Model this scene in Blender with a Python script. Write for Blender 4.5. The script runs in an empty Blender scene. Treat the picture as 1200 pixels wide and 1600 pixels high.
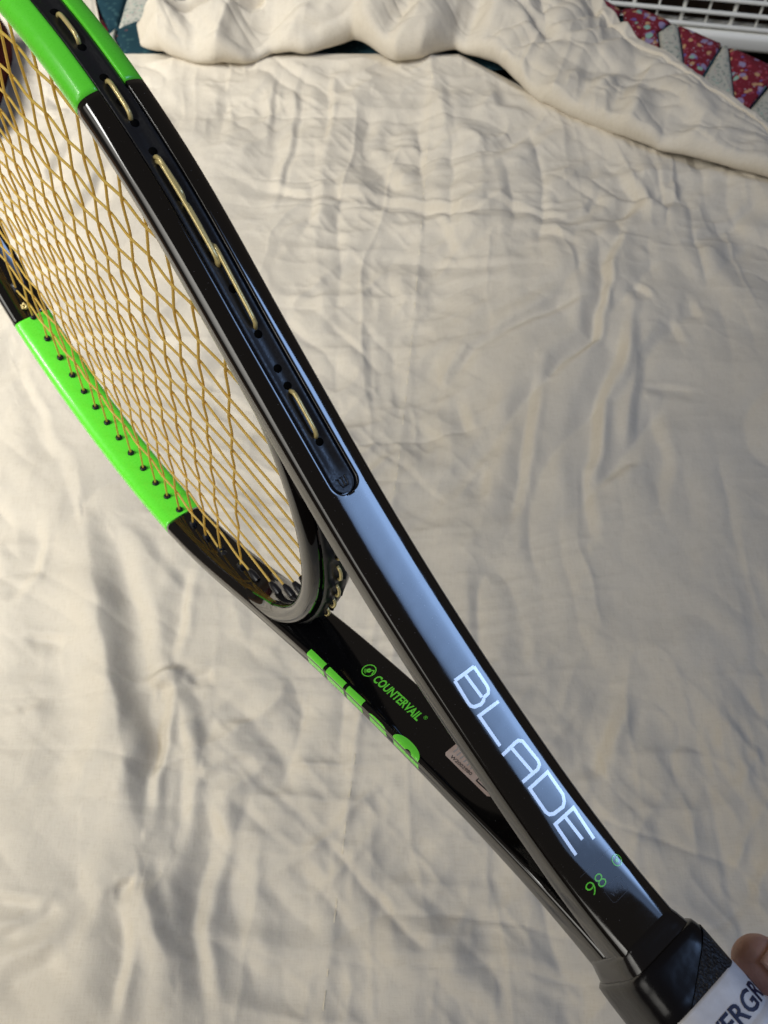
import bpy, bmesh, math, random
import numpy as np
from mathutils import Matrix, Vector
random.seed(7); rng=np.random.default_rng(7)
S=bpy.context.scene; COL=S.collection
# ------------------------------------------------------------------ camera, world, lights
CAM_H=0.67104
TILT=math.radians(28)
cam=bpy.data.cameras.new("camera"); co=bpy.data.objects.new("camera",cam); COL.objects.link(co)
c_,s_=math.cos(TILT),math.sin(TILT)
co.matrix_world=Matrix(((1,0,0,0),(0,c_,-s_,0),(0,s_,c_,CAM_H),(0,0,0,1)))
cam.sensor_fit='VERTICAL'; cam.sensor_height=5.6; cam.sensor_width=4.2; cam.lens=5.6*1375.39/1600
cam.clip_start=.01; cam.clip_end=50
cam.dof.use_dof=True; cam.dof.focus_distance=.305; cam.dof.aperture_fstop=4.2
S.camera=co
W_=bpy.data.worlds.new("World"); S.world=W_; W_.use_nodes=True
bg=W_.node_tree.nodes['Background']; bg.inputs[0].default_value=(.88,.74,.60,1); bg.inputs[1].default_value=.10
S.view_settings.view_transform='Standard'; S.view_settings.look='None'; S.view_settings.exposure=0; S.view_settings.gamma=1
def area(name,loc,target,sx,sy,power,col):
    l=bpy.data.lights.new(name,'AREA'); l.shape='RECTANGLE'; l.size=sx; l.size_y=sy; l.energy=power; l.color=col
    o=bpy.data.objects.new(name,l); COL.objects.link(o); o.location=loc
    d=Vector(target)-Vector(loc); o.rotation_euler=d.to_track_quat('-Z','Y').to_euler(); return o
# daylight through the window on the right (the pale blue reflection in the lacquer)
P0=Vector((.0,.10,.43)); D=2.0
def wdir(az,el): az,el=math.radians(az),math.radians(el); return Vector((math.cos(el)*math.cos(az),math.cos(el)*math.sin(az),math.sin(el)))
wl=area("window_light",P0+wdir(1.8,46)*D,P0,.82,.72,11.5,(.36,.57,1.0))
# the sky in the window is brighter towards its lower part
wl.data.use_nodes=True; nt=wl.data.node_tree; em=nt.nodes['Emission']; ge=nt.nodes.new('ShaderNodeNewGeometry'); sx_=nt.nodes.new('ShaderNodeSeparateXYZ'); mr=nt.nodes.new('ShaderNodeMapRange')
mr.inputs['From Min'].default_value=.36; mr.inputs['From Max'].default_value=.74; mr.inputs['To Min'].default_value=1.45; mr.inputs['To Max'].default_value=.24
nt.links.new(ge.outputs['Parametric'],sx_.inputs[0]); nt.links.new(sx_.outputs['Y'],mr.inputs['Value']); nt.links.new(mr.outputs[0],em.inputs['Strength'])
# key light added high on the left, aimed off so the sheet darkens rightwards
k_=area("key_light",(-1.46,-.02,2.02),(-2.713,1.332,0),1.0,1.0,140,(1.0,.99,.95)); k_.data.spread=2.598
# weak fill added at near left, lifting the lower-left sheet and the green
l2=area("left_fill_light",(-1.65,-.70,1.25),(-.85,.22,.1),1.9,1.4,6.6,(1.0,.97,.90)); l2.data.spread=math.radians(88)
# ------------------------------------------------------------------ helpers
def newobj(name,me,mat=None,parent=None,smooth=True,props=None):
    o=bpy.data.objects.new(name,me); COL.objects.link(o)
    if mat is not None and me is not None:
        for m in (mat if isinstance(mat,(list,tuple)) else [mat]): me.materials.append(m)
    if parent: o.parent=parent
    if smooth and me is not None and len(me.polygons): me.polygons.foreach_set('use_smooth',[True]*len(me.polygons))
    if props:
        for k,v in props.items(): o[k]=v
    return o
def mesh(name,V,Fc):
    me=bpy.data.meshes.new(name); me.from_pydata([tuple(map(float,v)) for v in V],[],[tuple(map(int,f)) for f in Fc]); me.update(); return me
def empty(name,mw,label,cat,group=None):
    o=bpy.data.objects.new(name,None); COL.objects.link(o); o.matrix_world=mw; o.empty_display_size=.05
    o['label']=label; o['category']=cat
    if group: o['group']=group
    return o
def grid_faces(n,m,close=False,flip=False):
    F=[]
    for i in range(n-1):
        for j in range(m if close else m-1):
            k=(j+1)%m; q=(i*m+j,i*m+k,(i+1)*m+k,(i+1)*m+j); F.append(q[::-1] if flip else q)
    return F
def tube(P,r,n=8,caps=True):
    P=np.asarray(P,float); r=np.broadcast_to(np.asarray(r,float),(len(P),)); V=[];
    t=np.gradient(P,axis=0); t/=np.linalg.norm(t,axis=1)[:,None]+1e-12
    a=np.array([0,0,1.]) if abs(t[0][2])<.9 else np.array([1.,0,0]); u=np.cross(t[0],a); u/=np.linalg.norm(u)
    for i in range(len(P)):
        u=u-t[i]*(u@t[i]); u/=np.linalg.norm(u); v=np.cross(t[i],u)
        for k in range(n):
            g=2*math.pi*k/n; V.append(P[i]+r[i]*(u*math.cos(g)+v*math.sin(g)))
    F=grid_faces(len(P),n,True)
    if caps: F+= [tuple(range(n))[::-1],tuple((len(P)-1)*n+k for k in range(n))]
    return V,F
def joinvf(parts):
    V=[];F=[]
    for v,f in parts:
        o=len(V); V+=list(v); F+=[tuple(i+o for i in q) for q in f]
    return V,F
def vnoise(x,y,seed):
    xi=np.floor(x).astype(np.int64); yi=np.floor(y).astype(np.int64); fx=x-xi; fy=y-yi
    fx=fx*fx*fx*(fx*(fx*6-15)+10); fy=fy*fy*fy*(fy*(fy*6-15)+10)
    def hsh(a,b):
        h=(a*374761393+b*668265263+seed*974711)&0xffffffff; h=((h^(h>>13))*1274126177)&0xffffffff; return ((h^(h>>16))&0xffff)/65535.*2-1
    return (hsh(xi,yi)*(1-fx)+hsh(xi+1,yi)*fx)*(1-fy)+(hsh(xi,yi+1)*(1-fx)+hsh(xi+1,yi+1)*fx)*fy
def fbm(x,y,seed,o=3):
    s=0;a=1;
    for k in range(o): s=s+a*vnoise(x*2**k+13*k,y*2**k-7*k,seed+k); a*=.5
    return s
# ------------------------------------------------------------------ materials
def mat(name,col,rough=.5,spec=.5,metal=0,coat=0,ior=1.5,sheen=0):
    m=bpy.data.materials.new(name); m.use_nodes=True; b=m.node_tree.nodes['Principled BSDF']
    b.inputs['Base Color'].default_value=(*col,1); b.inputs['Roughness'].default_value=rough; b.inputs['Metallic'].default_value=metal
    b.inputs['Specular IOR Level'].default_value=spec; b.inputs['IOR'].default_value=ior; b.inputs['Coat Weight'].default_value=coat; b.inputs['Coat Roughness'].default_value=.04
    b.inputs['Sheen Weight'].default_value=sheen
    return m,m.node_tree,b
def N(nt,t,**kw):
    n=nt.nodes.new(t)
    for k,v in kw.items():
        if k.startswith('i_'):
            key=k[2:].replace('_',' '); n.inputs[key].default_value=v
        else: setattr(n,k,v)
    return n
def coords(nt,scale=1.0,obj=True):
    tc=N(nt,'ShaderNodeTexCoord'); mp=N(nt,'ShaderNodeMapping'); mp.inputs['Scale'].default_value=(scale,)*3 if not isinstance(scale,tuple) else scale
    nt.links.new(tc.outputs['Object'],mp.inputs[0]); return mp.outputs[0]
def noise(nt,vec,scale,detail=3,rough=.5):
    n=N(nt,'ShaderNodeTexNoise'); n.inputs['Scale'].default_value=scale; n.inputs['Detail'].default_value=detail; n.inputs['Roughness'].default_value=rough; nt.links.new(vec,n.inputs['Vector']); return n
def ramp(nt,fac,stops):
    r=N(nt,'ShaderNodeValToRGB'); e=r.color_ramp.elements
    while len(e)>2: e.remove(e[-1])
    for i,(p,c) in enumerate(stops):
        el=e[i] if i<2 else e.new(p); el.position=p; el.color=(*c,1) if len(c)==3 else c
    nt.links.new(fac,r.inputs[0]); return r
def bump(nt,b,h,strength,dist,prev=None):
    n=N(nt,'ShaderNodeBump'); n.inputs['Strength'].default_value=strength; n.inputs['Distance'].default_value=dist; nt.links.new(h,n.inputs['Height'])
    if prev: nt.links.new(prev,n.inputs['Normal'])
    nt.links.new(n.outputs[0],b.inputs['Normal']); return n.outputs[0]
# gloss black lacquer: smudges change the roughness, tiny specks of dust
M={}
def lacquer(name,col):
    m,nt,b=mat(name,col,.05,.5,ior=1.75)
    v=coords(nt,1000.); sm_=noise(nt,v,.10,5,.65); r=ramp(nt,sm_.outputs[0],[(.40,(.045,)*3),(.62,(.09,)*3),(.8,(.17,)*3)])
    nt.links.new(r.outputs[0],b.inputs['Roughness'])
    sp=noise(nt,v,2.2,1,.4); rs=ramp(nt,sp.outputs[0],[(.775,col),(.80,(.12,.12,.13))]); nt.links.new(rs.outputs[0],b.inputs['Base Color'])
    w=noise(nt,v,.07,2,.5); bump(nt,b,w.outputs[0],.03,.001)
    return m
M['black']=lacquer('black lacquer',(.0035,.0035,.004))
m,nt,b=mat('lime paint',(.16,.97,.05),.28,.5,coat=.25); v=coords(nt,1000.); n=noise(nt,v,.6,4); r=ramp(nt,n.outputs[0],[(.3,(.22,)*3),(.7,(.36,)*3)]); nt.links.new(r.outputs[0],b.inputs['Roughness']); M['green']=m
m,nt,b=mat('strip plastic',(.011,.012,.015),.38,.5); v=coords(nt,1000.); n=noise(nt,v,1.3,4); r=ramp(nt,n.outputs[0],[(.3,(.30,)*3),(.7,(.48,)*3)]); nt.links.new(r.outputs[0],b.inputs['Roughness']); bump(nt,b,n.outputs[0],.1,.0003); M['strip']=m
m,nt,b=mat('grommet nylon',(.012,.013,.017),.30,.5); M['grommet']=m
m,nt,b=mat('hole dark',(.0015,.0015,.0015),.9,.1); M['hole']=m
m,nt,b=mat('string gold',(.6,.37,.08),.4,.5); b.inputs['Transmission Weight'].default_value=.0; b.inputs['Subsurface Weight'].default_value=0; b.inputs['Subsurface Radius'].default_value=(.0012,.0008,.0004); b.inputs['Subsurface Scale'].default_value=1.0
v=coords(nt,1000.); n=noise(nt,v,.35,4); r=ramp(nt,n.outputs[0],[(.3,(.86,.64,.17)),(.7,(.97,.77,.24))]); nt.links.new(r.outputs[0],b.inputs['Base Color']); tl=N(nt,'ShaderNodeBsdfTranslucent'); tl.inputs[0].default_value=(1.0,.76,.20,1); ms=N(nt,'ShaderNodeMixShader'); ms.inputs[0].default_value=.5; nt.links.new(b.outputs[0],ms.inputs[1]); nt.links.new(tl.outputs[0],ms.inputs[2]); nt.links.new(ms.outputs[0],nt.nodes['Material Output'].inputs[0]); M['string']=m
m,nt,b=mat('loop gold',(.86,.70,.30),.2,.7); b.inputs['Metallic'].default_value=.25; M['loop']=m
m,nt,b=mat('white ink',(.95,.96,.96),.30,.5,metal=.38); M['ink_white']=m
m,nt,b=mat('green ink',(.20,.95,.07),.12,.5,ior=1.7); M['ink_green']=m
m,nt,b=mat('grey ink',(.05,.055,.065),.08,.5,ior=1.7); M['ink_grey']=m
m,nt,b=mat('black ink',(.006,.006,.007),.4,.4); M['ink_black']=m
m,nt,b=mat('pale foil print',(.78,.72,.66),.25,.6,metal=.5); M['foil']=m
m,nt,b=mat('sticker',(.74,.53,.40),.36,.5,metal=.25); v=coords(nt,1000.); n=noise(nt,v,.3,4); r=ramp(nt,n.outputs[0],[(.3,(.74,.53,.41)),(.7,(.90,.70,.57))]); nt.links.new(r.outputs[0],b.inputs['Base Color']); M['sticker']=m
m,nt,b=mat('vinyl tape',(.006,.006,.008),.16,.5,ior=1.6); v=coords(nt,(60.,260.,60.)); n=noise(nt,v,.8,1); bump(nt,b,n.outputs[0],.22,.002); M['tape']=m
m,nt,b=mat('rubber collar',(.006,.006,.008),.24,.32); v=coords(nt,1000.); n=noise(nt,v,.12,2); bump(nt,b,n.outputs[0],.18,.0015); M['collar']=m
m,nt,b=mat('leather grip',(.010,.010,.012),.40,.4); v=coords(nt,(1500.,900.,1500.)); vo=N(nt,'ShaderNodeTexVoronoi'); vo.inputs['Scale'].default_value=1.0; nt.links.new(v,vo.inputs['Vector']); n=noise(nt,v,.9,4); mx=N(nt,'ShaderNodeMath',operation='ADD'); nt.links.new(vo.outputs[0],mx.inputs[0]); nt.links.new(n.outputs[0],mx.inputs[1]); bump(nt,b,mx.outputs[0],.7,.0006); M['leather']=m
m,nt,b=mat('white overgrip',(.80,.79,.80),.45,.4); v=coords(nt,1000.); n=noise(nt,v,.2,4); r=ramp(nt,n.outputs[0],[(.3,(.72,.70,.70)),(.7,(.84,.83,.84))]); nt.links.new(r.outputs[0],b.inputs['Base Color']); bump(nt,b,n.outputs[0],.2,.001); M['overgrip']=m
m,nt,b=mat('navy ink',(.012,.012,.05),.5,.4); M['navy']=m
# cotton sheet
def cotton(name,c0,c1):
    m,nt,b=mat(name,c0,.92,.12,sheen=.04)
    v=coords(nt,1.); n=noise(nt,v,7.,4,.6); r=ramp(nt,n.outputs[0],[(.3,c0),(.7,c1)])
    th=coords(nt,(1500.,110.,110.)); tn=noise(nt,th,1.,2); th2=coords(nt,(110.,1500.,110.)); tn2=noise(nt,th2,1.,2)
    ad=N(nt,'ShaderNodeMath',operation='ADD'); nt.links.new(tn.outputs[0],ad.inputs[0]); nt.links.new(tn2.outputs[0],ad.inputs[1])
    r2=ramp(nt,ad.outputs[0],[(.75,(.93,.92,.90)),(1.2,(1,1,1))]); mx=N(nt,'ShaderNodeMix',data_type='RGBA',blend_type='MULTIPLY'); mx.inputs[0].default_value=1
    nt.links.new(r.outputs[0],mx.inputs[6]); nt.links.new(r2.outputs[0],mx.inputs[7]); nt.links.new(mx.outputs[2],b.inputs['Base Color'])
    p=bump(nt,b,ad.outputs[0],.25,.0004)
    w=noise(nt,v,55.,4,.6); p=bump(nt,b,w.outputs[0],.22,.003,p)
    w2=noise(nt,v,190.,3,.6); bump(nt,b,w2.outputs[0],.10,.001,p)
    return m
M['sheet']=cotton('cream cotton',(.60,.545,.452),(.655,.60,.505))
m,nt,b=mat('seam thread',(.95,.86,.66),.85,.2); M['thread']=m
def floral(name,base,spots,sc):
    m,nt,b=mat(name,base,.9,.15); v=coords(nt,1.); wv=noise(nt,v,60.,2); mv=N(nt,'ShaderNodeVectorMath',operation='MULTIPLY_ADD'); mv.inputs[1].default_value=(.012,)*3; nt.links.new(wv.outputs['Color'],mv.inputs[0]); nt.links.new(v,mv.inputs[2])
    cur=None
    for i,(c,s,th) in enumerate(spots):
        vo=N(nt,'ShaderNodeTexVoronoi'); vo.inputs['Scale'].default_value=s*sc; of=N(nt,'ShaderNodeVectorMath',operation='ADD'); of.inputs[1].default_value=(i*3.7,i*1.9,0); nt.links.new(mv.outputs[0],of.inputs[0]); nt.links.new(of.outputs[0],vo.inputs['Vector'])
        r=ramp(nt,vo.outputs['Distance'],[(th*.9,(1,)*3),(th*1.05,(0,)*3)]); mx=N(nt,'ShaderNodeMix',data_type='RGBA'); nt.links.new(r.outputs[0],mx.inputs[0]); mx.inputs[7].default_value=(*c,1)
        if cur is None: mx.inputs[6].default_value=(*base,1)
        else: nt.links.new(cur,mx.inputs[6])
        cur=mx.outputs[2]
    nt.links.new(cur,b.inputs['Base Color']); n=noise(nt,v,400.,3); bump(nt,b,n.outputs[0],.3,.001); return m
M['red']=floral('red floral print',(.17,.018,.030),[((.26,.06,.09),150,.32),((.33,.05,.07),90,.2),((.46,.28,.15),78,.27),((.27,.22,.36),62,.31),((.13,.09,.27),62,.17),((.24,.40,.33),52,.21),((.40,.36,.42),110,.13)],1.)
M['creamp']=floral('cream sprig print',(.44,.43,.37),[((.27,.30,.26),180,.36),((.18,.21,.21),230,.22),((.42,.28,.28),150,.15),((.25,.40,.34),110,.15)],1.)
M['teal']=floral('teal print',(.012,.040,.055),[((.03,.075,.085),120,.3),((.15,.06,.06),50,.12)],1.)
m,nt,b=mat('maroon plush',(.06,.008,.006),.9,.1); M['maroon']=m
m,nt,b=mat('grille enamel',(.86,.85,.80),.45,.5); M['grille']=m
m,nt,b=mat('grille recess',(.022,.013,.008),.8,.2); M['recess']=m
m,nt,b=mat('mattress ticking',(.55,.53,.48),.9,.1); M['mattress']=m
m,nt,b=mat('floor boards',(.10,.06,.035),.5,.4); v=coords(nt,(3,20,3)); n=noise(nt,v,2.,5); r=ramp(nt,n.outputs[0],[(.3,(.06,.035,.02)),(.7,(.14,.085,.05))]); nt.links.new(r.outputs[0],b.inputs['Base Color']); M['floor']=m
m,nt,b=mat('skin',(.42,.20,.125),.5,.4); b.inputs['Subsurface Weight'].default_value=.25; b.inputs['Subsurface Radius'].default_value=(.004,.0016,.0009); b.inputs['Subsurface Scale'].default_value=1.
v=coords(nt,1.); n=noise(nt,v,120.,4); r=ramp(nt,n.outputs[0],[(.3,(.45,.235,.17)),(.7,(.57,.32,.24))]); nt.links.new(r.outputs[0],b.inputs['Base Color']); n2=noise(nt,v,900.,3); bump(nt,b,n2.outputs[0],.25,.0006); M['skin']=m
m,nt,b=mat('nail',(.58,.34,.25),.3,.5,coat=.2); M['nail']=m
# ------------------------------------------------------------------ bed sheet
CR=[[[[-0.183,0.77],[-0.137,0.753],[-0.084,0.741],[-0.028,0.741],[0.031,0.728],[0.074,0.719],[0.129,0.714],[0.17,0.725]],-5,10],[[[0.0,0.735],[0.068,0.719],[0.095,0.721],[0.112,0.728],[0.152,0.714],[0.188,0.705],[0.213,0.716],[0.234,0.754],[0.251,0.779]],-5,9],[[[-0.128,0.938],[-0.127,0.854],[-0.129,0.811]],3,7],[[[-0.099,0.945],[-0.102,0.854],[-0.11,0.764],[-0.119,0.719]],4,7],[[[-0.064,0.945],[-0.067,0.811]],-4,8],[[[-0.013,0.892],[-0.023,0.811],[0.007,0.764],[0.043,0.741]],-8,20],[[[-0.182,0.905],[-0.181,0.799]],-3,12],[[[0.065,0.931],[0.073,0.799]],4,12],[[[0.077,0.799],[0.136,0.823],[0.176,0.847]],-6,12],[[[0.121,0.925],[0.131,0.873],[0.177,0.866]],6,16],[[[0.242,0.684],[0.224,0.64],[0.214,0.61],[0.202,0.561],[0.197,0.542],[0.156,0.5]],-9,9],[[[0.214,0.606],[0.151,0.581],[0.077,0.538],[0.054,0.492]],5,10],[[[0.22,0.61],[0.15,0.569],[0.083,0.542]],-4,10],[[[0.232,0.577],[0.219,0.522],[0.194,0.464],[0.177,0.389],[0.173,0.326]],-7,12],[[[0.241,0.581],[0.228,0.522],[0.203,0.464],[0.187,0.389]],6,14],[[[0.139,0.511],[0.134,0.464],[0.122,0.405],[0.106,0.332]],-6,11],[[[0.26,0.553],[0.238,0.522],[0.225,0.471],[0.211,0.405]],5,11],[[[0.296,0.666],[0.35,0.693],[0.41,0.74]],-4,12],[[[0.153,0.693],[0.197,0.662]],-4,8],[[[0.236,0.485],[0.285,0.478]],-2.5,7],[[[0.3,0.589],[0.305,0.561]],-3,8],[[[0.068,0.478],[0.073,0.456],[0.079,0.429]],-4,11],[[[0.274,0.565],[0.281,0.53]],-3,9],[[[0.251,0.779],[0.265,0.73],[0.241,0.702],[0.242,0.684]],-9,14],[[[0.287,0.764],[0.29,0.74],[0.317,0.735],[0.332,0.764]],-7,12],[[[0.252,0.735],[0.278,0.721],[0.296,0.73]],5,9],[[[0.051,0.721],[0.063,0.675],[0.075,0.653]],-4,12],[[[0.0,0.657],[0.049,0.644],[0.097,0.64],[0.155,0.636]],-3,10],[[[0.243,0.61],[0.262,0.585]],-4,9],[[[0.241,0.464],[0.244,0.402],[0.235,0.357]],-4,12],[[[0.189,0.369],[0.215,0.392],[0.226,0.395]],3,8],[[[0.082,0.395],[0.084,0.369]],-3,9],[[[-0.254,0.338],[-0.225,0.254],[-0.197,0.164],[-0.175,0.084]],13,24],[[[-0.225,0.323],[-0.193,0.246],[-0.18,0.201],[-0.175,0.145]],-7,17],[[[-0.165,0.201],[-0.168,0.164],[-0.174,0.133],[-0.175,0.103]],-10,9],[[[-0.158,0.189],[-0.148,0.149],[-0.149,0.106],[-0.155,0.077]],-7,14],[[[-0.161,0.209],[-0.146,0.164],[-0.134,0.135]],7,14],[[[-0.131,0.128],[-0.126,0.095],[-0.13,0.052],[-0.132,0.032],[-0.118,-0.024]],-10,13],[[[-0.15,0.073],[-0.141,0.032],[-0.131,-0.024]],6,16],[[[-0.184,0.056],[-0.172,0.062]],-7,7],[[[-0.175,0.052],[-0.178,0.012],[-0.184,-0.024]],-8,11],[[[-0.174,0.077],[-0.156,0.044],[-0.143,0.008]],7,11],[[[-0.183,0.204],[-0.161,0.214],[-0.151,0.209]],8,9],[[[-0.175,0.199],[-0.165,0.2]],-6,6],[[[-0.151,0.209],[-0.131,0.217]],-5,8],[[[-0.14,0.199],[-0.109,0.184],[-0.082,0.154],[-0.061,0.112]],-6,20],[[[-0.122,0.171],[-0.081,0.169]],3,7],[[[-0.269,0.05],[-0.253,0.049],[-0.235,0.047]],-5,8],[[[-0.262,0.016],[-0.243,0.034],[-0.224,0.052]],-5,9],[[[-0.255,-0.015],[-0.235,0.002],[-0.212,0.016]],-8,16],[[[-0.29,0.243],[-0.27,0.242],[-0.251,0.241]],-4,8],[[[-0.294,0.305],[-0.302,0.288],[-0.307,0.274]],-4,9],[[[-0.297,0.351],[-0.294,0.32],[-0.296,0.302],[-0.319,0.294]],-4,9],[[[-0.161,0.308],[-0.165,0.268],[-0.167,0.219]],-5,9],[[[-0.118,0.09],[-0.108,0.052],[-0.078,-0.024]],-5,18],[[[-0.06,0.095],[-0.054,0.052],[-0.054,0.012]],-3,14],[[[-0.215,0.09],[-0.214,0.056],[-0.192,0.034]],-5,22],[[[-0.295,0.179],[-0.28,0.176],[-0.267,0.189]],3,9],[[[0.175,0.198],[0.168,0.176],[0.157,0.149],[0.151,0.126]],-5,12],[[[0.193,0.209],[0.175,0.164],[0.164,0.112]],3,14],[[[0.113,0.241],[0.108,0.214]],-2,9],[[[-0.406,0.721],[-0.376,0.743],[-0.355,0.751],[-0.349,0.781],[-0.344,0.823]],-7,11],[[[-0.369,0.674],[-0.348,0.681],[-0.319,0.707],[-0.306,0.732],[-0.296,0.781]],-6,11],[[[-0.405,0.716],[-0.384,0.693],[-0.355,0.699]],-3,10],[[[-0.336,0.464],[-0.29,0.402],[-0.255,0.326]],-3,12],[[[-0.219,0.344],[-0.181,0.297],[-0.141,0.262]],3,12],[[[-0.353,0.522],[-0.317,0.456],[-0.302,0.422]],-3,10]]
def crease_field(X,Y):
    Z=np.zeros_like(X); wx=X+.004*fbm(X*22,Y*22,91,2); wy=Y+.004*fbm(X*22,Y*22,97,2)
    for pts,a,w in CR:
        P=np.array(pts); w_=.85*w/1000.; x0,y0=P.min(0)-4*w_; x1,y1=P.max(0)+4*w_
        I=np.where((X>x0)&(X<x1)&(Y>y0)&(Y<y1)); 
        if len(I[0])==0: continue
        px,py=wx[I],wy[I]; seg=np.hypot(*np.diff(P,axis=0).T); L=seg.sum(); acc=0; best=np.full(px.shape,1e9); tt=np.zeros(px.shape); sd=np.zeros(px.shape)
        for k in range(len(P)-1):
            d=P[k+1]-P[k]; u=np.clip(((px-P[k,0])*d[0]+(py-P[k,1])*d[1])/(seg[k]**2),0,1); qx=px-P[k,0]-u*d[0]; qy=py-P[k,1]-u*d[1]; r=np.hypot(qx,qy); mk=r<best
            best=np.where(mk,r,best); tt=np.where(mk,(acc+u*seg[k])/L,tt); sd=np.where(mk,np.sign(d[0]*qy-d[1]*qx),sd); acc+=seg[k]
        tp=np.clip(np.minimum(tt,1-tt)/.30,0,1); tp=tp*tp*(3-2*tp)
        q=best/w_; asym=np.where(sd>0,.62,1.25); q=q/asym
        prof=np.exp(-np.power(q,1.5))-.35*np.exp(-((q-1.7)/.8)**2)
        Z[I]+=.8*a/1000.*prof*(.25+.75*tp)*np.where(best>3.9*w_,0,1)
    return Z
def cre(x,y,seed,k):
    n=np.abs(fbm(x,y,seed,2)); return np.exp(-n*k)
def wrinkle(X,Y):
    wx=X+.03*fbm(X*2.6,Y*2.6,11,2)+.003*fbm(X*22,Y*22,12,2); wy=Y+.03*fbm(X*2.6,Y*2.6,17,2)+.003*fbm(X*22,Y*22,18,2)
    base=.0045*fbm(X*5.2,Y*4.2,3,2)
    m1=np.clip(.5+1.1*fbm(X*3.6,Y*3.6,51,2),0,1); m2=np.clip(.5+1.1*fbm(X*3.4,Y*4.1,61,2),0,1); m3=np.clip(.45+1.1*fbm(X*4.4,Y*4.1,65,2),0,1)
    ab=lambda x,y,k: np.sqrt(vnoise(x,y,k)**2+.0006)
    z=base-.0100*ab(wx*15,wy*4.2,21)*m1-.0085*ab(wx*3.6,wy*15,31)*m2-.0085*ab((wx+wy)*11,(wx-wy)*5,41)*m3+.0080*ab((wx-wy)*12,(wx+wy)*5,46)*(1-m3)
    z+=.0052*ab(wx*17,wy*1.9,211)*np.clip(.2+1.2*fbm(X*2.4,Y*2.4,215,2),0,1)
    z+=.0060*ab(wx*34,wy*11,73)*m2-.0056*ab(wx*11,wy*36,75)*m1+.0054*ab((wx+wy)*32,(wx-wy)*13,77)*m3-.0046*ab((wx-wy)*36,(wx+wy)*15,78)*m1
    z=base+.78*(z-base)
    z+=-.0018*ab(wx*72,wy*26,79)*m3-.0016*ab(wx*26,wy*76,80)*m2-.0013*ab((wx+wy)*62,(wx-wy)*30,81)*m1
    z-=.0085*ab(wx*7.5,wy*2.6,83)*m2+.0075*ab((wx+wy*.6)*3.0,(wy-wx*.5)*8,84)*m3
    z+=.0020*cre(wx*11,wy*3.2,121,14)*m2-.0020*cre(wx*3.2,wy*12,131,14)*m1
    return z+.0003*fbm(wx*60,wy*48,71,2)
nx,ny=900,780
xs=np.linspace(-.70,.78,nx); FX=[-1,-.375,-.335,.09,.18,.26,.31,.42,.62,1]; FY=[1.13,1.13,.985,.985,.91,.87,.85,.80,.71,.55]
yf=np.interp(xs,FX,FY); t=np.linspace(0,1,ny)
Xg=np.repeat(xs[:,None],ny,1); Yg=-.30+t[None,:]*(yf[:,None]+.30)
Zg=wrinkle(Xg,Yg)+crease_field(Xg,Yg)+.006
# raised lap of cloth on the left edge of the bed
lx=np.interp(Yg,[.55,.74,.83,.90,.97],[-.60,-.44,-.375,-.370,-.365]); q=1/(1+np.exp((Xg-lx)/.006)); Zg-=.009*q*np.clip((Yg-.60)/.15,0,1); Zg+=.016*np.clip((-Xg-.35)/.03,0,1)*np.clip((Yg-.90)/.07,0,1)
# stitched seam
sxx=np.interp(Yg,[-.02,.11,.40,.57,.66,.92],[-.041,-.027,.012,.029,.036,.056]); Zg+=.0012*np.exp(-((Xg-sxx)/.004)**2)
ed=np.clip((yf[:,None]-Yg)/.02,0,1); Zg=Zg*ed-.006*(1-ed)
me=mesh('bed_sheet',np.stack([Xg,Yg,Zg],-1).reshape(-1,3),grid_faces(nx,ny,flip=True))
sheet=newobj('bed_sheet',me,M['sheet'],props=dict(label='rumpled cream cotton sheet spread over the bed under the racket',category='bed sheet'))
# seam stitches: short yellow threads, one mesh
def sheet_z(x,y):
    i=int(np.clip(round((x-xs[0])/(xs[1]-xs[0])),0,nx-1)); j=int(np.clip(round((y+.30)/(yf[i]+.30)*(ny-1)),0,ny-1)); return Zg[i,j]
parts=[]; y=-.1
while y<.93:
    if random.random()<.4:
        L=random.uniform(.004,.012); p=[]
        for k in range(3):
            yy=y+L*k/2; xx=float(np.interp(yy,[-.1,-.02,.11,.40,.57,.66,.92],[-.048,-.041,-.027,.012,.029,.036,.056])); p.append((xx,yy,sheet_z(xx,yy)+.0002))
        parts.append(tube(p,.00026,5))
    y+=random.uniform(.009,.015)
V,F=joinvf(parts); newobj('seam_stitching',mesh('seam_stitching',V,F),M['thread'],sheet,props=dict(kind='stuff'))
# turned-back part of the sheet
PR=[((-.292,.990),(-.288,.996)),((-.275,.972),(-.270,1.008)),((-.252,.959),(-.247,1.038)),((-.198,.945),(-.20,1.09)),((-.164,.952),(-.165,1.12)),((-.134,.972),(-.13,1.14)),((-.094,.966),(-.09,1.15)),((-.037,.988),(-.03,1.155)),((.013,.95),(.03,1.155)),((.043,.952),(.08,1.15)),((.084,.978),(.13,1.14)),((.136,.945),(.19,1.115)),((.178,.881),(.235,1.085)),((.223,.849),(.266,1.049)),((.261,.825),(.30,.995)),((.305,.804),(.335,.943)),((.343,.791),(.37,.897)),((.414,.761),(.425,.832)),((.477,.733),(.487,.762)),((.56,.70),(.57,.712))]
def dense(P,n):
    P=np.array(P); s=np.r_[0,np.cumsum(np.hypot(*np.diff(P,axis=0).T))]; u=np.linspace(0,s[-1],n); Q=np.stack([np.interp(u,s,P[:,0]),np.interp(u,s,P[:,1])],1)
    for _ in range(int(6)): Q[1:-1]=.25*Q[:-2]+.5*Q[1:-1]+.25*Q[2:]
    return Q,u/s[-1]
nl=620; lo,ul=dense([a for a,b in PR],nl)
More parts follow.
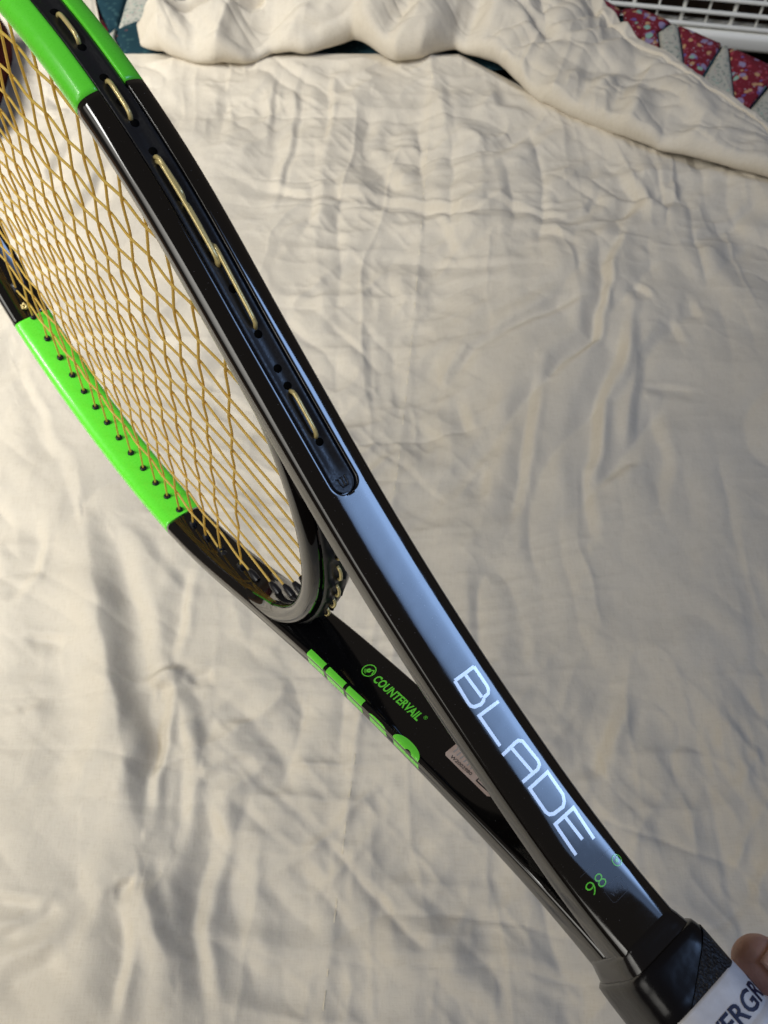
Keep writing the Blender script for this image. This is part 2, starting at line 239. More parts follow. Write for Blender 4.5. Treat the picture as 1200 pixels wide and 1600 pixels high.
s_lo=np.r_[0,np.cumsum(np.hypot(*np.diff(np.array([a for a,b in PR]),axis=0).T))]; s_lo/=s_lo[-1]; UP=np.array([b for a,b in PR]); up=np.stack([np.interp(ul,s_lo,UP[:,0]),np.interp(ul,s_lo,UP[:,1])],1)
for _ in range(20): up[1:-1]=.25*up[:-2]+.5*up[1:-1]+.25*up[2:]
V=[];mm=14;mt=150
sgl=lambda x,a,b: np.clip((x-a)/(b-a),0,1)
for i in range(nl):
    d=up[i]-lo[i]; L=np.linalg.norm(d)+1e-6; d=d/L; lf=1-sgl(ul[i],.42,.62); r=min((.0085+.0105*lf)*(1+.25*math.sin(i*.11)*lf),L*.35); r*=min(1,ul[i]/.03+.3)
    for k in range(mm):
        a=-math.pi/2+math.pi*k/(mm-1)*.9; V.append((*(lo[i]+d*(r-r*math.cos(a))),r*(1+math.sin(a))-.001))
    zt=V[-1][2]; o0=np.hypot(*(np.array(V[-1][:2])-lo[i]))
    for k in range(1,mt+1):
        u=k/mt; o=o0+(L-o0)*u; p=lo[i]+d*o
        bul=(.018*lf+.004)*math.sin(math.pi*min(1,u*1.2))**.8 if u<.83 else (.018*lf+.004)*math.sin(math.pi*min(1,u*1.2))
        end=sgl(u,.965,1.); z=zt+bul; z=z*(1-.75*end**2); V.append((p[0],p[1],z))
V=np.array(V); X,Y=V[:,0],V[:,1]; kk=np.tile(np.r_[np.linspace(0,1,mm),np.ones(mt)],nl); lfv=np.repeat(1-sgl(ul,.42,.62),mm+mt); uu=np.tile(np.r_[np.zeros(mm),np.linspace(0,1,mt)],nl)
wX=X+.02*fbm(X*7,Y*7,191,2); wY=Y+.02*fbm(X*7,Y*7,193,2)
ab=lambda x,y,k: np.sqrt(vnoise(x,y,k)**2+.0006)
rw=.0055*lfv*fbm(X*9,Y*11,161,2)-.013*ab(wX*7+5*wY,wY*13-6*wX,131)*(.35+.65*lfv)+.009*ab(wX*15,wY*10+6*wX,141)-.0080*ab(wX*26-9*wY,wY*12+4*wX,145)*(.5+.5*lfv)+.0050*ab(wX*10+14*wY,wY*40-12*wX,146)-.0010*ab(wX*80-20*wY,wY*50,147)+.0016*ab(wX*50+60*wY,wY*20-15*wX,149)
rw-=.012*lfv*np.exp(-((uu-.33-.10*fbm(X*5,Y*1,148,2))/.05)**2)
# gathers running off the folded edge
rw+=.0035*np.sin((X*1.1-Y*.5)*130+3*fbm(X*8,Y*8,171,2))*np.exp(-((uu-.18)/.2)**2)*np.clip(fbm(X*6,Y*6,181,2)+.4,0,1)
V[:,2]+=np.clip(kk,.22,1)*(rw+.002)*1.3; V[:,2]=np.maximum(V[:,2],-.002)
# hem line along the free edge of the flap
hem=np.exp(-((uu-.86)/.012)**2)*(1-lfv); V[:,2]-=.0022*hem; V[:,2]+=.0015*(1-lfv)*(uu>.87)*(uu<.97)
newobj('turned_back_edge',mesh('turned_back_edge',V,grid_faces(nl,mm+mt,flip=True)),M['sheet'],sheet)
# ------------------------------------------------------------------ quilt, mattress, floor, grille, cushion
QX=[-1,.20,.27,.298,.325,.369,.42,.466,.55,.95]; QY=[1.24,1.24,1.13,1.098,1.099,1.064,1.026,.989,.925,.63]
nq=160; qx=np.linspace(-.95,.95,nq); qe=np.interp(qx,QX,QY); rows=[]
prof=[(-.27,-.014),(-.12,-.014),(-.06,-.014),(-.03,-.015),(-.016,-.018),(-.007,-.024),(-.001,-.034),(0,-.05),(.001,-.10),(0,-.2),(.002,-.34)]
V=[(x,e+o,z+.003*math.sin(x*37)*(1 if z>-.04 else 2)) for x,e in zip(qx,qe) for o,z in prof]
quilt=newobj('quilt',mesh('quilt',V,grid_faces(nq,len(prof),flip=True)),M['teal'],props=dict(label='patchwork floral quilt under the cream sheet, hanging over the far bed edge',category='quilt'))
def patch(poly,mt):
    P=[np.array(p) for p in poly]; c=sum(P)/len(P); n=10; V=[];F=[]
    # ring subdivision: edge points, then inner puffed rings
    E=[]
    for i in range(len(P)):
        for k in range(n): E.append(P[i]+(P[(i+1)%len(P)]-P[i])*k/n)
    m_=len(E)
    for sc,z in ((1.03,.0012),(1.0,.0024),(.95,.0040),(.85,.0052),(.6,.0060),(.3,.0063)):
        for e in E:
            q=c+(e-c)*sc; ee=float(np.interp(q[0],QX,QY))-q[1]; dz=-.014+z-(0 if ee>.03 else (.03-ee)**2*17)
            V.append((q[0],q[1],dz+.0006*math.sin(q[0]*400)*math.sin(q[1]*380)*(sc<1)))
    V.append((c[0],c[1],V[-1][2])); F=grid_faces(6,m_,True)+[(5*m_+k,5*m_+(k+1)%m_,6*m_) for k in range(m_)]
    return newobj('patch',mesh('patch',V,F),mt,quilt)
for poly,mt in [
 ([(.262,1.120),(.285,1.098),(.3005,1.083),(.291,1.060),(.25,1.09)],M['red']),
 ([(.303,1.0945),(.325,1.0965),(.3635,1.064),(.3375,1.035),(.335,.99),(.300,1.045)],M['red']),
 ([(.340,1.034),(.3655,1.058),(.3595,.965),(.337,.985)],M['creamp']),
 ([(.3685,1.061),(.4195,1.024),(.3765,.945),(.3615,.965)],M['red']),
 ([(.4215,1.020),(.408,.900),(.3785,.944)],M['creamp']),
 ([(.4245,1.020),(.465,.988),(.515,.950),(.497,.905),(.453,.934),(.421,.890),(.411,.900)],M['red']),
 ([(.456,.931),(.497,.902),(.49,.845),(.44,.862),(.424,.889)],M['creamp']),
 ([(-.373,1.11),(-.3285,1.11),(-.3315,1.046),(-.341,1.042)],M['teal']),
 ([(-.326,1.11),(-.252,1.11),(-.278,1.0725),(-.3285,1.0455)],M['creamp']),
 ([(-.327,1.042),(-.274,1.069),(-.262,1.03),(-.272,.99),(-.313,.99),(-.3285,1.022)],M['teal']),
 ([(-.332,1.040),(-.3305,1.02),(-.316,.99),(-.345,.985),(-.352,1.01)],M['creamp']),
 ([(-.376,1.11),(-.344,1.041),(-.356,1.010),(-.44,1.02),(-.47,1.10)],M['red'])]: patch(poly,mt)
def box(x0,x1,y0,y1,z0,z1,bev=.004):
    bm=bmesh.new(); bmesh.ops.create_cube(bm,size=1); 
    for v_ in bm.verts: v_.co=Vector(((x0+x1)/2+v_.co.x*(x1-x0),(y0+y1)/2+v_.co.y*(y1-y0),(z0+z1)/2+v_.co.z*(z1-z0)))
    if bev: bmesh.ops.bevel(bm,geom=bm.edges[:],offset=bev,segments=2,affect='EDGES',profile=.6)
    me=bpy.data.meshes.new('box'); bm.to_mesh(me); bm.free(); return me
bm=bmesh.new(); vs=[bm.verts.new(p) for p in [(-.93,-.55,-.24),(.93,-.55,-.24),(.93,.60,-.24),(.42,.96,-.24),(.24,1.12,-.24),(-.93,1.20,-.24)]]; f_=bm.faces.new(vs); ex=bmesh.ops.extrude_face_region(bm,geom=[f_]); bmesh.ops.translate(bm,verts=[g for g in ex['geom'] if isinstance(g,bmesh.types.BMVert)],vec=(0,0,.20)); bmesh.ops.bevel(bm,geom=bm.edges[:],offset=.02,segments=3,affect='EDGES'); bmesh.ops.recalc_face_normals(bm,faces=bm.faces[:])
me=bpy.data.meshes.new('mattress'); bm.to_mesh(me); bm.free(); newobj('mattress',me,M['mattress'],props=dict(label='pale mattress lying under the quilt and cream sheet',category='mattress'))
newobj('floor',mesh('floor',[(-4,-4,-.5),(4,-4,-.5),(4,4,-.5),(-4,4,-.5)],[(0,1,2,3)]),M['floor'],props=dict(kind='structure'))
yaw=math.radians(-9); gm=Matrix.Translation((.60,1.225,-.50))@Matrix.Rotation(yaw,4,'Z')
gr=empty('wire_grille',gm,'white enamelled grille of crossed bars on the floor beyond the quilt','grille')
newobj('recess',box(-.36,.36,.03,.12,0,.52,.003),M['recess'],gr,smooth=False)
hb=None
for k in range(9):
    z=.362+.0195*k; o=newobj('horizontal_bar',box(-.36,.36,-.004,.002,z-.0022,z+.0022,.0012) if hb is None else hb,None if hb else M['grille'],gr)
    hb=hb or o.data; 
    if k: o.location.z=.0195*k
vb={}
for k in range(20):
    w=.0026 if k%2 else .0015
    o=newobj('vertical_bar',box(-w,w,.0025,.008,.355,.53,.001) if w not in vb else vb[w],None if w in vb else M['grille'],gr); vb.setdefault(w,o.data); o.location.x=-.345+.0362*k
newobj('bottom_rail',box(-.37,.37,-.010,.028,.330,.356,.007),M['grille'],gr); newobj('top_rail',box(-.37,.37,-.012,.028,.532,.56,.008),M['grille'],gr)
me=box(-.095,.095,-.085,.085,-.03,.035,.028); cu=newobj('cushion',me,M['maroon'],props=dict(label='dark maroon cushion at the left edge of the sheet behind the strings',category='cushion')); cu.location=(-.53,.905,.02)
# ------------------------------------------------------------------ racket
# ---- racket profile (millimetres, racket axes: x across the face, y to the tip, z out of the face)
T=10.73; W=10.4
CP=[(17.6,-342),(17.0,-322),(19.9,-297),(29.4,-264),(39.2,-236),(49.8,-211),(61.8,-187),(75.2,-164),(89.0,-140),(103,-118),(113.8,-99),(122.4,-78.5),(129.8,-54),(133.6,-26),(134.6,5),(132.4,40),(122.8,80),(107.8,110),(89,133),(65,153),(38,168),(15,175.5),(0,177.3)]
def catmull(P,n):
    P=np.array(P,float); P=np.vstack([2*P[0]-P[1],P,2*P[-1]-P[-2]]); out=[]
    for i in range(1,len(P)-2):
        a,b,c,d=P[i-1:i+3]
        for t in np.arange(n)/n:
            out.append(.5*((2*b)+(c-a)*t+(2*a-5*b+4*c-d)*t*t+(3*b-a-3*c+d)*t**3))
    out.append(P[-2]); return np.array(out)
_c=catmull(CP,40)
for _ in range(600):
    _c[1:-1]=.25*_c[:-2]+.5*_c[1:-1]+.25*_c[2:]
_s=np.r_[0,np.cumsum(np.hypot(*np.diff(_c,axis=0).T))]; LEN=_s[-1]
def opt(s): return np.stack([np.interp(s,_s,_c[:,0]),np.interp(s,_s,_c[:,1])],-1)
def onrm(s):
    t=opt(np.minimum(s+1.5,LEN))-opt(np.maximum(s-1.5,0)); t/=np.linalg.norm(t,axis=-1,keepdims=True)
    return np.stack([t[...,1],-t[...,0]],-1)
def s_of_y(y): return np.interp(y,_c[:,1],_s)
def sm(a,b,x):
    t=np.clip((x-a)/(b-a),0,1); return t*t*(3-2*t)
def p_out(s): return 4.9+(3.0-4.9)*sm(s_of_y(-205),s_of_y(-110),s)
def n_out(s,z):
    p=p_out(s); return -W/2+W/2*np.maximum(0,1-(np.abs(z)/T)**p)**(1/(2.35+.35*sm(s_of_y(-205),s_of_y(-110),s)))
def n_in(s,z): return -W/2-W/2*np.maximum(0,1-(np.abs(z)/T)**3.4)**(1/3.4)
S_END=164.8
HW=4.2
def hw(s):
    d=s-S_END
    return np.where(d<=0,0,np.where(d>=HW,HW,np.sqrt(np.maximum(0,HW*HW-(HW-d)**2))))
def surf(nf,s,z,off=0.,side=1):
    n=nf(s,z)+off; P=opt(s)+onrm(s)*np.asarray(n)[...,None]
    return np.stack([side*P[...,0],P[...,1],z+0*P[...,0]],-1)
def outer(s,z,off=0.,side=1): return surf(n_out,s,z,off,side)
def inner(s,z,off=0.,side=1): return surf(n_in,s,z,-off,side)

MR=Matrix([[0.1060402, -0.6258457, -0.7727048], [0.04579, 0.7793351, -0.624932], [0.993307, 0.0308858, 0.1112983]]); MT=Vector([-0.132582, 0.268295, 0.388523])
YS=[-120.0, -102.45, -89.19, -76.46, -63.16, -50.93, -39.23, -26.7, -13.94, -1.5, 10.9, 23.04, 35.17, 47.27, 59.7, 72.6, 86.41, 101.29, 118.21]
XH=[5.42, 16.2, 27.46, 39.36, 52.58, 66.34, 81.01, 98.87]; XS=[-x for x in XH[::-1]]+XH
BASE=np.array([0,-566.,0])
mw=MR.to_4x4(); mw.translation=MT+MR@Vector(BASE/1000)
rk=empty('tennis_racket',mw,'black and lime tennis racket with gold strings held above the cream sheet','tennis racket')
def R_(V): return (np.asarray(V,float).reshape(-1,3)-BASE)/1000
def part(name,V,F,mt,parent=None,smooth=True,**pr): return newobj(name,mesh(name,R_(V),F),mt,parent or rk,smooth,pr)
WI=np.interp
def Wt(s): return WI(s,[0,15,47,80,140,150],[17.4,17.0,13.6,11.4,10.4,10.4])
def pin(s): return 11-2*sm(90,130,s)+(3.4-9)*sm(150,230,s)
def n_in2(s,z): return -W/2-(Wt(s)-W/2)*np.maximum(0,1-(np.abs(z)/T)**pin(s))**(1/pin(s))
def inner(s,z,off=0.,side=1): return surf(lambda a,b:n_in2(a,b),s,z,-off,side)
def section(s):
    h=float(hw(s)); d=2.3 if h>0.05 else 0
    if h>.05: zo=[0,.4*h,.8*h,h,h] ; no=[float(n_out(s,h))-d]*4+[float(n_out(s,h))-.25]; h2=h+.25
    else: zo=[0,.3,.6,.9,1.2]; no=[float(n_out(s,z)) for z in zo]; h2=1.5
    for u in np.sin(np.linspace(0,math.pi/2,15)): 
        z=h2+(T-h2)*u; zo.append(z); no.append(float(n_out(s,z)))
    zi=[T*(1-(1-math.cos(a))**1.0*1.0) if False else T*math.cos(a)**.55 for a in np.linspace(0,math.pi/2,22)][1:-1]+[0.]; ni=[float(n_in2(s,z)) for z in zi]
    zi=np.array(zi);zo=np.array(zo)
    Zs=np.r_[zo,zi[:-1],0,-zi[:-1][::-1],-zo[::-1][:-1]]; Ns=np.r_[no,ni[:-1],ni[-1],ni[:-1][::-1],no[::-1][:-1]]
    return Zs,Ns
def sweep(ss,side):
    V=[]
    for s in ss:
        Zs,Ns=section(s); P=opt(np.array(s)); n=onrm(np.array(s)); m_=len(Zs)
        for z,k in zip(Zs,Ns): V.append((side*(P[0]+n[0]*k),P[1]+n[1]*k,z))
    F=grid_faces(len(ss),m_,True,flip=(side>0))
    F+=[tuple(range(m_)) if side>0 else tuple(range(m_))[::-1], tuple((len(ss)-1)*m_+k for k in range(m_))[::-1] if side>0 else tuple((len(ss)-1)*m_+k for k in range(m_))]
    return V,F
SA,SB=296.7,461.0
def srange(a,b):
    u=list(np.arange(a,b,2.2))+[b]
    if a<S_END<b: u=[x for x in u if not S_END-1<x<S_END+5.5]+list(S_END+np.array([-.6,-.05,.06,.15,.3,.5,.8,1.2,1.7,2.3,3.,3.8,4.6]))
    return sorted(u)
shafts={}
for side in (1,-1):
    V,F=sweep(srange(0,SA),side); shafts[side]=part('shaft',V,F,M['black'],label='black shaft with large white lettering on its outer face' if side>0 else 'black shaft with small green lettering and a pale sticker on its inner face')
    V,F=sweep(srange(SA,SB),side); part('accent_band',V,F,M['green'])
    V,F=sweep(srange(SB,LEN),side); part('head_tip',V,F,M['black'])
# throat bridge
bc=[(112.0,-81),(107.2,-91),(103,-100),(94.8,-113.5),(87,-124.8),(77,-138.5),(65,-151),(53,-159.2),(39.5,-166),(25,-170.8),(10,-173.5)]
bp=catmull(bc+[(0,-174)]+[(-x,y) for x,y in bc[::-1]],14)
for _ in range(30): bp[1:-1]=.25*bp[:-2]+.5*bp[1:-1]+.25*bp[2:]
bt=np.gradient(bp,axis=0); bt/=np.linalg.norm(bt,axis=1)[:,None]; bn=np.stack([-bt[:,1],bt[:,0]],1)*1.0
if bn[len(bn)//2][1]>0: bn=-bn   # outward, towards the handle
TB=9.9; WB=10.6
V=[]; NS=44
for P,n in zip(bp,bn):
    for k in range(NS):
        a=2*math.pi*k/NS; ca,sa=math.cos(a),math.sin(a); wb=WB-5.2*min(1,max(0,(abs(P[0])-68)/20)); nn=1.2*(WB-wb)/5.2*0+wb/2*(1+math.copysign(abs(ca)**(2/2.8),ca)); z=TB*math.copysign(abs(sa)**(2/2.8),sa); V.append((P[0]+n[0]*nn,P[1]+n[1]*nn,z))
bridge=part('throat_bridge',V,grid_faces(len(bp),NS,True),M['black'])
# bridge strip with scalloped humps
V=[];k0,k1=int(len(bp)*.24),int(len(bp)*.76); nb=0
for i in range(k0,k1):
    P,n=bp[i],bn[i]; hump=.9+1.6*max(0,math.sin((i-k0)*.36))**2; e=min(1,(i-k0)/6,(k1-1-i)/6)
    for z,h in ((-5.2,-1.0),(-5.0,.5),(-4.2,.9),(-2.2,hump),(-1.6,hump*.6),(0,hump*.45),(1.6,hump*.6),(2.2,hump),(4.2,.9),(5.0,.5),(5.2,-1.0)):
        q=WB+h*e-.15; V.append((P[0]+n[0]*q,P[1]+n[1]*q,z)); 
newst=part('bridge_strip',V,grid_faces(k1-k0,11),M['strip'])
for dist in (-27,-15.5,-4,7.5,19,):
    j=int(np.argmin(np.abs(bp[:,0]-dist))); idx=[j-2,j-1,j,j+1,j+2]; hh=[-.3,1.5,2.0,1.5,-.3]; pts=[]
    a0=np.array([bp[j][0]+bn[j][0]*WB,bp[j][1]+bn[j][1]*WB]); tg=bt[j]
    for u in np.linspace(-1,1,9): q=a0+tg*u*4.2+bn[j]*(.2+2.1*(1-u**4)); pts.append((q[0],q[1],0))
    V,F=tube(pts,.62,8); part('string_loop',V,F,M['loop'])
# grommet strips, raised mark, loops
def strip(side):
    ss=list(S_END+np.array([.35,.5,.8,1.2,1.8,2.5,3.3,4.2]))+list(np.arange(S_END+5.5,LEN-2,2.2)); V=[]
    for s in ss:
        h=max(.05,float(hw(s-.35))-.38); P=opt(np.array(s)); n=onrm(np.array(s)); top=float(n_out(s,4.2))
        for u,dn in ((-1,-2.2),(-1,-.75),(-.86,-.6),(-.62,-.75),(-.35,-1.25),(0,-1.4),(.35,-1.25),(.62,-.75),(.86,-.6),(1,-.75),(1,-2.2)):
            z=u*h; fl=min(1,h/3.8); d=-.65+(dn+.65)*fl if dn>-2 else dn
            if s<S_END+9: d=d if dn<-2 else -.65-.1*(abs(u)<.9)+(d+.75)*max(0,(s-S_END-5)/4 if s>S_END+5 else 0)
            V.append((side*(P[0]+n[0]*(top+d)),P[1]+n[1]*(top+d),z))
    return part('grommet_strip',V,grid_faces(len(ss),11,flip=side<0),M['strip'])
strips={sd:strip(sd) for sd in (1,-1)}
def opnt(s,z,off,side=1):
    P=opt(np.array(s)); n=onrm(np.array(s)); q=float(n_out(s,4.2))+off; return np.array([side*(P[0]+n[0]*q),P[1]+n[1]*q,z])
def loop(a,b,za,zb,side,hgt=.75,r=.68):
    pts=[]
    for u in np.linspace(0,1,17):
        e=min(u,1-u)*abs(b-a); o=-1.2+hgt+1.2*(1-math.exp(-e/1.1))-1.6*math.exp(-e/.55); pts.append(opnt(a+(b-a)*u,za+(zb-za)*u,o-.25,side))
    V,F=tube(pts,r,8); part('string_loop',V,F,M['loop'])
HO=[]
for side in (1,-1):
    for a,b,za,zb in [(183.5,199.5,.2,-.1),(219,246,-.3,-.9),(239,259,.35,.1),(259,274,-.2,.4),(239,273,.5,.6),(286,299.5,.3,0),(313.5,325.5,0,-.1),(338.5,350.5,0,0),(364,376.5,0,0),(389,401.5,0,0),(414,427,0,0),(440,455,0,0),(472,492,0,0)]:
        if side>0 or True: loop(a,b,za,zb,side)
    HO+=[(s,side) for s in (182.2,200.8,217.6,247.3,260.4,275.4,284.8,300.7,312.2,327.0,337.2,352,362.6,378,387.6,403,412.8,428.5,438.6,456.4,206.5,232,292,)]
def disc(c,nrm_,r,h,n=12,taper=.8):
    c=np.array(c);nrm_=np.array(nrm_)/np.linalg.norm(nrm_); a=np.array([0,0,1.]) if abs(nrm_[2])<.9 else np.array([1.,0,0]); u=np.cross(nrm_,a);u/=np.linalg.norm(u);v=np.cross(nrm_,u)
    V=[c+ (u*math.cos(2*math.pi*k/n)+v*math.sin(2*math.pi*k/n))*rr+nrm_*hh for rr,hh in ((r,0),(r*taper,h)) for k in range(n)]
    return V,grid_faces(2,n,True)+[tuple(n+k for k in range(n))]
proto=None
for s,side in HO:
    n=onrm(np.array(s)); nv=(side*n[0],n[1],0); V,F=disc(opnt(s,0,-1.75,side),nv,1.4,.5,12,.92); part('string_hole',V,F,M['hole'],strips[side])
# raised mark at the strip end (two joined cups with serifs)
def ribbon(pts,w,fn,close=False,step=.9,off=.13):
    P=np.array(pts,float); Q=[P[0]]
    for a,b in zip(P[:-1],P[1:]):
        m_=max(1,int(np.ceil(np.linalg.norm(b-a)/step)))
        for k in range(1,m_+1): Q.append(a+(b-a)*k/m_)
    Q=np.array(Q); t=np.gradient(Q,axis=0)
    d1=np.diff(Q,axis=0); d1/=np.linalg.norm(d1,axis=1)[:,None]+1e-9; nrm1=np.stack([-d1[:,1],d1[:,0]],1)
    nn=np.zeros_like(Q); sc=np.ones(len(Q))
    closed=np.linalg.norm(Q[0]-Q[-1])<1e-6
    for i in range(len(Q)):
        a=nrm1[i-1] if i>0 else (nrm1[-1] if closed else nrm1[0]); b=nrm1[i] if i<len(Q)-1 else (nrm1[0] if closed else nrm1[-1]); m_=a+b; m_/=np.linalg.norm(m_)+1e-9; nn[i]=m_/max(.45,m_@b)
    V=[]
    if off>.2:
        for q,n in zip(Q,nn):
            for e,o in ((-1,0),(-.9,off),(.9,off),(1,0)):
                z=q+n*w/2*e; V.append(fn(z[0],z[1],o))
        F=grid_faces(len(Q),4)
    else:
        for q,n in zip(Q,nn):
            for e in (-1,0,1): z=q+n*w/2*e; V.append(fn(z[0],z[1],off))
        F=grid_faces(len(Q),3)
    return V,F
fo=lambda s,z,o: outer(s,z,o,1)
def fstrip(s,z,o): return opnt(s,z,-.72+o)
wm=[[(170.2,2.35),(170.0,1.55),(168.2,1.45),(167.2,.9),(167.2,.3),(168.0,-.1),(169.9,-.1)],[(168.0,-.1),(167.2,-.5),(167.2,-1.1),(168.2,-1.6),(170.0,-1.7),(170.2,-2.4)],[(170.15,.5),(170.05,-.6)]]
V,F=joinvf([ribbon([(s,z*.78) for s,z in p],.42,fstrip,step=.5,off=.32) for p in wm]); part('raised_mark',V,F,M['grommet'],strips[1])
# ---- lettering
BL={"B": [[[101.3, 3.48], [101.14, -4.16]], [[101.14, -4.16], [94.32, -4.2], [93.09, -3.91], [92.23, -3.1], [92.08, -1.02]], [[100.97, -0.38], [92.5, -0.82]], [[101.3, 3.48], [93.8, 3.81], [92.57, 3.66], [91.67, 2.87], [91.08, 0.73], [91.39, -0.62], [91.95, -1.12]]], "L": [[[88.44, -4.53], [88.77, 3.22], [78.08, 3.07]]], "A": [[[75.56, 4.09], [75.94, -1.48], [75.84, -2.73], [74.94, -3.67], [67.71, -4.27], [66.45, -3.83], [65.81, -2.54], [65.9, 3.7]], [[75.39, 0.42], [65.82, -0.68]]], "D": [[[63.3, -4.66], [63.15, 3.0], [55.13, 3.11], [53.92, 2.68], [53.21, 1.43], [52.91, -2.24], [53.75, -3.52], [55.52, -4.53], [63.3, -4.66]]], "E": [[[40.36, -4.16], [50.67, -4.79], [50.7, 2.94], [40.5, 3.37]], [[50.66, -0.94], [42.43, -1.13]]]}
V,F=joinvf([ribbon(p,1.06,fo,off=.06) for st in BL.values() for p in st]); part('white_lettering',V,F,M['ink_white'],shafts[1],False)
def text_mesh(txt,size=1.,offset=0.,cut=None):
    cu_=bpy.data.curves.new('t','FONT'); cu_.body=txt; cu_.size=size; cu_.offset=offset; cu_.resolution_u=3; cu_.fill_mode='FRONT'
    o=bpy.data.objects.new('t',cu_); COL.objects.link(o); dg=bpy.context.evaluated_depsgraph_get(); dg.update(); me=bpy.data.meshes.new_from_object(o.evaluated_get(dg))
    bpy.data.objects.remove(o); bm=bmesh.new(); bm.from_mesh(me); bpy.data.meshes.remove(me)
    if cut:
        xs_=[v_.co.x for v_ in bm.verts]; x=min(xs_)
        while x<max(xs_): bmesh.ops.bisect_plane(bm,geom=bm.verts[:]+bm.edges[:]+bm.faces[:],plane_co=(x,0,0),plane_no=(1,0,0)); x+=cut
    V=np.array([v_.co[:] for v_ in bm.verts]); bm.verts.index_update(); F=[[v_.index for v_ in f.verts] for f in bm.faces]; bm.free(); return V[:,:2],F
def text_on(name,txt,fn,box_,mt,parent,offset=.0,cut=None,up=None):
    V,F=text_mesh(txt,1,offset,cut); lo_,hi_=V.min(0),V.max(0); U=(V-lo_)/(hi_-lo_)
    return part(name,[fn(u,v) for u,v in U],F,mt,parent,False)
fi=lambda s,z,o: inner(s,z,o,-1)
text_on('green_lettering','COUNTERVAIL',lambda u,v: fi(130.6-25.6*u,.85-.25*u-(3.75)*v,.10),None,M['ink_green'],shafts[-1],.028)
text_on('registered_mark','\u00ae',lambda u,v: fi(104.6-1.5*u,-2.1-1.5*v,.10),None,M['ink_green'],shafts[-1],.0)
ring=lambda c,r,n=40,a0=0,a1=2*math.pi:[(c[0]+r*math.cos(a0+(a1-a0)*k/n),c[1]+r*math.sin(a0+(a1-a0)*k/n)) for k in range(n+1)]
RC=(135.1,-1.35)
pp=[ribbon(ring(RC,2.75),.42,fi,step=.4),ribbon(ring(RC,.62,20),.72,fi,step=.4),ribbon([RC,(RC[0]-1.6,RC[1]-1.5)],.5,fi,step=.4),ribbon([(RC[0]-1.6,RC[1]-1.5),(RC[0]-2.3,RC[1]+.5)],.42,fi,step=.4)]
for rr in (1.15,1.5,1.85): pp.append(ribbon(ring(RC,rr,10,.2,1.6),.16,fi,step=.4))
V,F=joinvf(pp); part('round_emblem',V,F,M['ink_green'],shafts[-1])
# big lime letters that wrap the front edge of the far shaft
def wrap_pt(s,v):   # v: 0 on the inner face, growing around the front corner onto the front face
    s=float(s); zi=np.linspace(4,T,40); C_in=np.stack([n_in2(s,zi),zi],1); zo=np.linspace(T,9.2,20); C_o=np.stack([n_out(s,zo),zo],1); Cc=np.vstack([C_in,C_o[1:]]); Cc=Cc[np.r_[True,np.linalg.norm(np.diff(Cc,axis=0),axis=1)>1e-4]]
    d=np.r_[0,np.cumsum(np.linalg.norm(np.diff(Cc,axis=0),axis=1))]; n,z=WI(v,d,Cc[:,0]),WI(v,d,Cc[:,1]); c=np.array([-Wt(s)/2,0]); q=np.array([n-c[0],z*.45]); q/=np.linalg.norm(q); n+=q[0]*.11; z+=q[1]*.11
    P=opt(np.array(s)); nn=onrm(np.array(s)); return (-(P[0]+nn[0]*n),P[1]+nn[1]*n,z)
def vz(s,z): # arc position where the inner face reaches z
    s=float(s); zi=np.linspace(4,T,60); C_in=np.stack([n_in2(s,zi),zi],1); d=np.r_[0,np.cumsum(np.linalg.norm(np.diff(C_in,axis=0),axis=1))]; return WI(z,zi,d)
def letter(ss,ztop,vlen=11.5,hole=None):
    V=[]; n=18
    for s,z in zip(ss,ztop):
        v0=vz(s,z)
        for k in range(n): V.append(wrap_pt(s,v0+(vlen-v0 if vlen>v0+.3 else .3)*k/(n-1)))
    return V,grid_faces(len(ss),n)
for a,b,z0,z1,sl in ((161.2,149.9,7.95,8.2,.5),(147.9,136.6,8.2,8.35,.5),(134.8,124.9,8.45,8.3,.7)):
    ss=np.linspace(a,b,8); V,F=letter(ss,np.linspace(z0,z1,8)); part('lime_letter',V,F,M['ink_green'],shafts[-1],False)
ss=np.linspace(120.4,110.6,14); V,F=letter(ss,10.72-.62*np.sqrt(np.clip(1-((ss-115.5)/5)**2,0,1))); part('lime_letter',V,F,M['ink_green'],shafts[-1],False)
ss=106.5-13.7*(1-np.cos(np.linspace(0,math.pi,26)))/2; V,F=letter(ss,10.6-3.2*np.power(np.clip(1-np.abs((ss-99.65)/6.9)**2.2,0,1),.5)); part('lime_letter',V,F,M['ink_green'],shafts[-1],False)
V=[];ns=12
for s in np.linspace(99.6,96.6,ns):
    v0=vz(s,10.0+ .5*((s-98.1)/1.5)**2); 
    for k in range(6): 
        p=np.array(wrap_pt(s,v0+2.6*k/5)); c=np.array([p[0],p[1],0]); V.append(p+np.array([.10,0,.10]))
part('letter_gap',V,grid_faces(ns,6),M['black'],shafts[-1],False)
